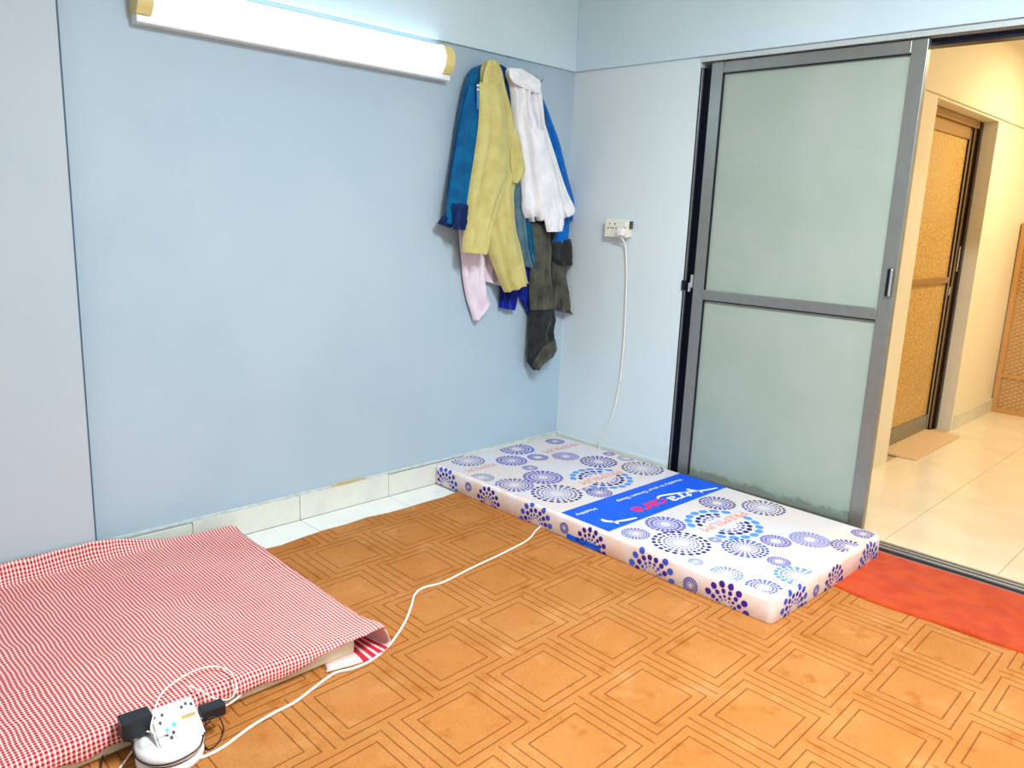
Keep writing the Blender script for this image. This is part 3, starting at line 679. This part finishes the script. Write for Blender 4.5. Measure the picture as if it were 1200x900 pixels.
# banner with lettering
bn = obj('banner', box(-.068, .200, -hy+.012, hy-.012, MH+.0005, MH+.0022), M['banner'], mt_)
obj('side_banner', box(-.02, .17, -hy-.0012, -hy+.002, .004, .026), M['banner'], mt_)
ZB = MH+.0026
def text_mesh(body, size, shear=0.0, bold=0.0):
    cu = bpy.data.curves.new('t', 'FONT'); cu.body = body; cu.size = size; cu.align_x = 'LEFT'; cu.shear = shear; cu.offset = bold; cu.resolution_u = 3
    o = bpy.data.objects.new('t', cu); C.objects.link(o); dg = bpy.context.evaluated_depsgraph_get()
    me = bpy.data.meshes.new_from_object(o.evaluated_get(dg)); bpy.data.objects.remove(o); return me
def place_text(name, body, x, y, length, height, m, parent, z=ZB, shear=0, bold=0):
    """reads along -y, letter tops towards +x"""
    me = text_mesh(body, 1.0, shear, bold); xs = [v.co.x for v in me.vertices]; ysv = [v.co.y for v in me.vertices]
    sx = length/(max(xs)-min(xs)); sy = height/(max(ysv)-min(ysv)); x0, y0 = min(xs), min(ysv)
    for v in me.vertices:
        a, b = (v.co.x-x0)*sx, (v.co.y-y0)*sy; v.co = Vector((x+b, y-a, z))
    me.materials.append(m); o = bpy.data.objects.new(name, me); C.objects.link(o); o.parent = parent; return o
for x, y, l in TEXTS: place_text('printed_word', 'PREMIUM', x-.022, y+l/2, l, .046, M['salmon'], mt_, ZT)
def logo(oy, full=True):
    def stroke(pts, w):
        bm = bmesh.new(); P = catmull([(p[0], p[1]+oy, ZB) for p in pts], 8); n = len(P); a = []
        for i, p in enumerate(P):
            t = (P[min(i+1, n-1)]-P[max(i-1, 0)]).normalized(); s = Vector((-t.y, t.x, 0)); f = i/(n-1)
            ww = w*(.35+.65*math.sin(math.pi*min(1, .15+.8*f)))
            a.append((bm.verts.new(p+s*ww), bm.verts.new(p-s*ww)))
        for p, q in zip(a, a[1:]): bm.faces.new((p[0], q[0], q[1], p[1]))
        return obj('logo_swoosh', bm, M['pwhite'], bn)
    tail = [(.178, .40), (.165, .34), (.140, .27), (.105, .18), (.085, .12), (.075, .075), (.085, .045), (.108, .040)]
    stroke([p for p in tail if p[1]+oy > -hy+.02], .0085)
    stroke([(.095, .268), (.112, .262), (.130, .272), (.150, .286), (.172, .284)], .011)
    if full:
        place_text('logo_letters', 'tra', .108, .225+oy, .155, .062, M['pwhite'], bn, shear=.2, bold=.015)
        place_text('logo_letters', 'care', .088, .055+oy, .235, .058, M['pred'], bn, shear=.2, bold=.02)
    place_text('tagline', 'Healthy in your Dream Sleep' if full else 'Healthy', -.022, (.36 if full else .345)+oy, .50 if full else .13, .030, M['pwhite'], bn, bold=.01)
logo(0, True)
logo(-.635, False)

# ------------------------------------------------------------------ bed on the left: thin mattress under a checked bedspread
def rb(x0, x1, y0, y1, z0, z1, bev): return box(x0, x1, y0, y1, z0, z1, bev=bev, seg=4)
o = tag(obj('mattress', rb(.10, 1.104, -3.96, -2.17, CZ+.001, .080, .012), M['foam'], smooth=True), 'thin cream mattress under the red checked bedspread', 'mattress')
sp = empty('bedspread', (.6, -3.0, .08)); tag(sp, 'red and white checked cotton bedspread over the bed at the left', 'bedspread')
def zig(a, b, x): x = max(0, min(1, (x-a)/(b-a))); return x*x*(3-2*x)
def sheet():
    V, F, UV = [], [], []; NU, NV = 150, 130
    for j in range(NV+1):
        yy = -3.97+(1.935)*j/NV
        for i in range(NU+1):
            lip = .060*(1-zig(-2.60, -2.30, yy))+.012
            fr = .045+.006*math.sin(yy*31)+.004*math.sin(yy*57)
            back = .074+.035*zig(-2.5, -2.1, yy); lift = zig(-2.46, -2.14, yy)
            s = i/NU*(1.182+.004*math.sin(yy*23)+.003*math.sin(yy*61)-back)          # arc length from the back edge
            if s < .075:
                t = s/.075; x = back+.045*t; z = .087+lip*(1-t)**1.6
            else:
                x = back+.045+(s-.075); z = .087
                xe = 1.122+.020*lift
                if x > xe-.03:
                    d = x-(xe-.03); a = min(1, d/.04)*math.pi/2
                    z -= (.025*(1-math.cos(a))+max(0, d-.04)*(fr/.045))*(1-.9*lift); x = xe-.03+.025*math.sin(a)+.02*lift*min(1, d/.06)
            # creases along and across
            if s > .05:
                z += .0035*math.sin(yy*7+x*3)*zig(.1, .3, x)+.0045*math.exp(-((x-.52-.08*math.sin(yy*4))**2)/.0009)*zig(-2.1, -2.5, yy)
                z += .004*math.exp(-((x-.30-.10*(yy+2.6))**2)/.0008)+.003*math.exp(-((x-.80+.06*(yy+3))**2)/.0006)
            ye = yy-.035*zig(.1, 1.15, x)*zig(-2.6, -2.035, yy)
            if yy > -2.10:                       # falls over the end
                d = yy+2.10; a = min(1, d/.045)*math.pi/2
                ye = -2.10+.042*math.sin(a)-.035*zig(.1, 1.15, x); z -= (.040*(1-math.cos(a))+max(0, d-.045)*1.4)*(1-.97*zig(1.00, 1.13, x))
            V.append((x-.6, ye+3.0, max(z, .012)-.08)); UV.append((s, yy))
    for j in range(NV):
        for i in range(NU):
            a = j*(NU+1)+i; F.append((a, a+1, a+NU+2, a+NU+1))
    return V, F, UV
V, F, UV = sheet()
cl_ = obj('cloth', (V, [], F), M['gingham'], sp, True)
ul = cl_.data.uv_layers.new(name='UVMap')
for lp in cl_.data.loops: ul.data[lp.index].uv = UV[lp.vertex_index]
md_ = cl_.modifiers.new('thickness', 'SOLIDIFY'); md_.thickness = .004; md_.offset = 1
# folded corner of the bedspread showing its striped border
A = catmull([(1.158, -2.094, .082), (1.10, -2.092, .078), (1.03, -2.10, .066), (.95, -2.13, .06)], 4)
B = catmull([(1.163, -2.082, .036), (1.11, -2.080, .024), (1.04, -2.09, .02), (.96, -2.10, .02)], 4)
Cc = catmull([(1.166, -2.130, CZ+.003), (1.125, -2.13, CZ+.003), (1.07, -2.13, CZ+.003), (1.0, -2.13, CZ+.003)], 4)
D = catmull([(1.158, -2.22, CZ+.003), (1.13, -2.21, CZ+.003), (1.07, -2.20, CZ+.003), (1.02, -2.18, CZ+.003)], 4)
E_ = catmull([(1.140, -2.300, CZ+.004), (1.12, -2.285, CZ+.004), (1.08, -2.27, CZ+.003), (1.03, -2.22, CZ+.003)], 4)
rows = [A, B, Cc, D, E_]; V, F, UV = [], [], []
cols = [catmull([r[i] for r in rows], 5) for i in range(len(A))]
nr = len(cols[0])
for i, c in enumerate(cols):
    for j, p in enumerate(c): V.append((p.x-.6, p.y+3.0, max(p.z, CZ+.002)-.08)); UV.append((i*.012, j*.0135))
for i in range(len(cols)-1):
    for j in range(nr-1): a = i*nr+j; F.append((a, a+nr, a+nr+1, a+1))
fc = obj('folded_corner', (V, [], F), M['border'], sp, True); ul = fc.data.uv_layers.new(name='UVMap')
for lp in fc.data.loops: ul.data[lp.index].uv = UV[lp.vertex_index]
md_ = fc.modifiers.new('thickness', 'SOLIDIFY'); md_.thickness = .003; md_.offset = 0

# ------------------------------------------------------------------ extension socket, chargers, cables
PX, PY = 1.208, -2.792
ps = empty('extension_socket', (PX, PY, CZ)); tag(ps, 'round white extension socket tower beside the checked bed', 'extension socket')
obj('base', lathe(bmesh.new(), [(.066, 0), (.078, .004), (.080, .014), (.079, .024), (.075, .027)], 0, 0, 40), M['white'], ps, True)
obj('groove', lathe(bmesh.new(), [(.073, .026), (.073, .033)], 0, 0, 40), M['black'], ps, True)
obj('upper_ring', lathe(bmesh.new(), [(.075, .032), (.080, .035), (.081, .048), (.077, .060), (.060, .063)], 0, 0, 40), M['white'], ps, True)
# sloped socket head, rising away from the camera
ang = math.radians(84)
def R2(x, y, z): return Vector((-.014, .022, 0))+Vector((x*math.cos(ang)-y*math.sin(ang), x*math.sin(ang)+y*math.cos(ang), z))
bm = bmesh.new()
pf = [(-.055, .058), (-.060, .066), (.040, .112), (.050, .108), (.054, .058)]
a = [bm.verts.new(R2(-.056, y, z)) for y, z in pf]; b = [bm.verts.new(R2(.056, y, z)) for y, z in pf]
for k in range(5): bm.faces.new((a[k], a[(k+1) % 5], b[(k+1) % 5], b[k]))
bm.faces.new(a[::-1]); bm.faces.new(b); bmesh.ops.bevel(bm, geom=bm.edges[:], offset=.005, segments=2, affect='EDGES')
hd = obj('socket_head', bm, M['white'], ps)
sl = Vector((0, .100, .046)).normalized(); nrm = Vector((0, -.046, .100)).normalized()
def onface(u, v, hh): q = Vector((0, -.060, .066))+sl*v+nrm*hh; return R2(u, q.y, q.z)
def fpatch(name, u0, u1, v0, v1, h0, h1, m):
    bm = bmesh.new(); P = [bm.verts.new(onface(u, v, hh)) for hh in (h0, h1) for u, v in ((u0, v0), (u1, v0), (u1, v1), (u0, v1))]
    for f in ((0, 3, 2, 1), (4, 5, 6, 7), (0, 1, 5, 4), (1, 2, 6, 5), (2, 3, 7, 6), (3, 0, 4, 7)): bm.faces.new([P[i] for i in f])
    return obj(name, bm, m, hd)
fpatch('outlet_plate', .004, .050, .050, .102, -.001, .002, M['metalw'])
fpatch('outlet_plate', -.050, -.006, .050, .102, -.001, .002, M['metalw'])
for u, v in ((-.045, .086), (-.026, .086), (-.036, .066), (.022, .090), (.046, .090), (.034, .096), (-.03, .03), (-.014, .03), (-.022, .018)):
    fpatch('pin_hole', u-.0032, u+.0032, v-.0045, v+.0045, .0015, .0024, M['hole'])
fpatch('usb_contacts', .014, .048, .055, .066, .0015, .0026, M['gold'])
fpatch('power_led', -.012, -.002, .046, .056, .0, .003, M['led'])
fpatch('power_led', -.030, -.022, .038, .046, .0, .003, M['led'])
def charger(name, label, loc, rz, sx, sy, z0, z1):
    r = empty(name, loc, rz); tag(r, label, 'charger', 'black chargers plugged into the extension socket')
    obj('charger_body', box(-sx/2, sx/2, -sy/2, sy/2, z0, z1, bev=.004), M['black'], r)
    return r
c1 = charger('phone_charger', 'large black charger on the left of the round extension socket', (1.150, -2.850, CZ), ang, .072, .05, .068, .118)
obj('charger_pins', box(.034, .046, -.012, .012, .085, .09), M['chrome'], c1)
c2 = charger('phone_charger', 'small black charger on the right of the round extension socket', (1.196, -2.676, CZ), ang, .062, .036, .060, .092)
obj('charger_pins', box(-.04, -.028, -.01, .01, .07, .075), M['chrome'], c2)
def cable(name, pts, r, m, label, sides=8, n=10, extra=None):
    o = obj(name, tube(bmesh.new(), catmull(pts, n), r, sides), m, None, True); return tag(o, label, 'cable')
fl = CZ+.0045
def F2(u, v, z=fl): p = at(u, v, 2, z); return (p.x, p.y, z)
run = [(.424, -.048, 1.30), (.424, -.046, 1.272), (.432, -.020, 1.23), (.446, -.012, 1.08), (.452, -.012, .957), (.458, -.012, .78), (.455, -.012, .585), (.440, -.012, .43), (.409, -.013, .288), (.372, -.017, .20), (.348, -.018, .15), (.345, -.022, .10), (.36, -.030, .030), (.45, -.10, .006), (.60, -.5, .006), (.73, -.85, .008)]
run += [F2(*p) for p in ((629, 621), (618, 633), (590, 648), (550, 667), (520, 682), (496, 689), (486, 697), (482, 710), (474, 730), (457, 755), (438, 772), (415, 783), (392, 789), (368, 806), (345, 823), (320, 836), (292, 853), (262, 875), (238, 887), (214, 892), (195, 889))]
run += [(PX+.05, PY-.052, .028)]
cable('extension_cable', run, .0042, M['cord'], 'white extension cord from wall socket across the carpet to the round tower')
pl = tag(obj('power_plug', box(.404, .444, -.072, -.043, 1.285, 1.325, bev=.006), M['white']), 'white plug in the ivory wall socket', 'plug')
z7 = .10
cable('charging_cable', [tuple(onface(-.03, .03, .004)+Vector((PX, PY, CZ)))]+[F2(178, 858, .12), F2(180, 838, .14), F2(188, 815, .14), F2(205, 799, .13), F2(228, 786, .12), F2(250, 781, .105), F2(268, 786, .10), F2(276, 800, .10), F2(275, 813, .085), F2(266, 820, .075), F2(250, 818, .085), F2(236, 810, .10), F2(222, 804, .110)], .0022, M['cord'], 'thin white charging cable looping over the edge of the checked bed', 6)
cable('charging_cable', [F2(282, 815, .05), F2(270, 824, .05), F2(258, 830, .075), F2(245, 836, .085), F2(236, 842, .08)], .0028, M['cord'], 'short white charging cable lying over the small right charger', 6)
cable('charging_cable', [F2(178, 858, .085), F2(165, 857, .085), F2(159, 866, .07), F2(157, 876, .03), F2(148, 890, fl), F2(138, 903, fl)], .0026, M['cord'], 'white cable dropping from the left of the round tower', 6)
def ringp(deg, z, rr=.0835): return (PX+rr*math.cos(math.radians(deg)), PY+rr*math.sin(math.radians(deg)), z)
cable('charger_lead', [F2(118, 903, fl), F2(121, 884, .02), F2(132, 871, .03), ringp(-128, .060, .092), ringp(-105, .060), ringp(-80, .053), ringp(-50, .050), ringp(-20, .052), ringp(10, .056), ringp(35, .062, .086), (1.216, -2.700, .074), (1.214, -2.668, .070), F2(258, 842, .03), F2(262, 855, .016), F2(256, 870, .012), F2(244, 878, .012), F2(238, 868, .014), F2(239, 852, .03), (1.214, -2.690, .066)], .0019, M['rubber'], 'thin black charger lead wrapped across the front of the round tower', 6)
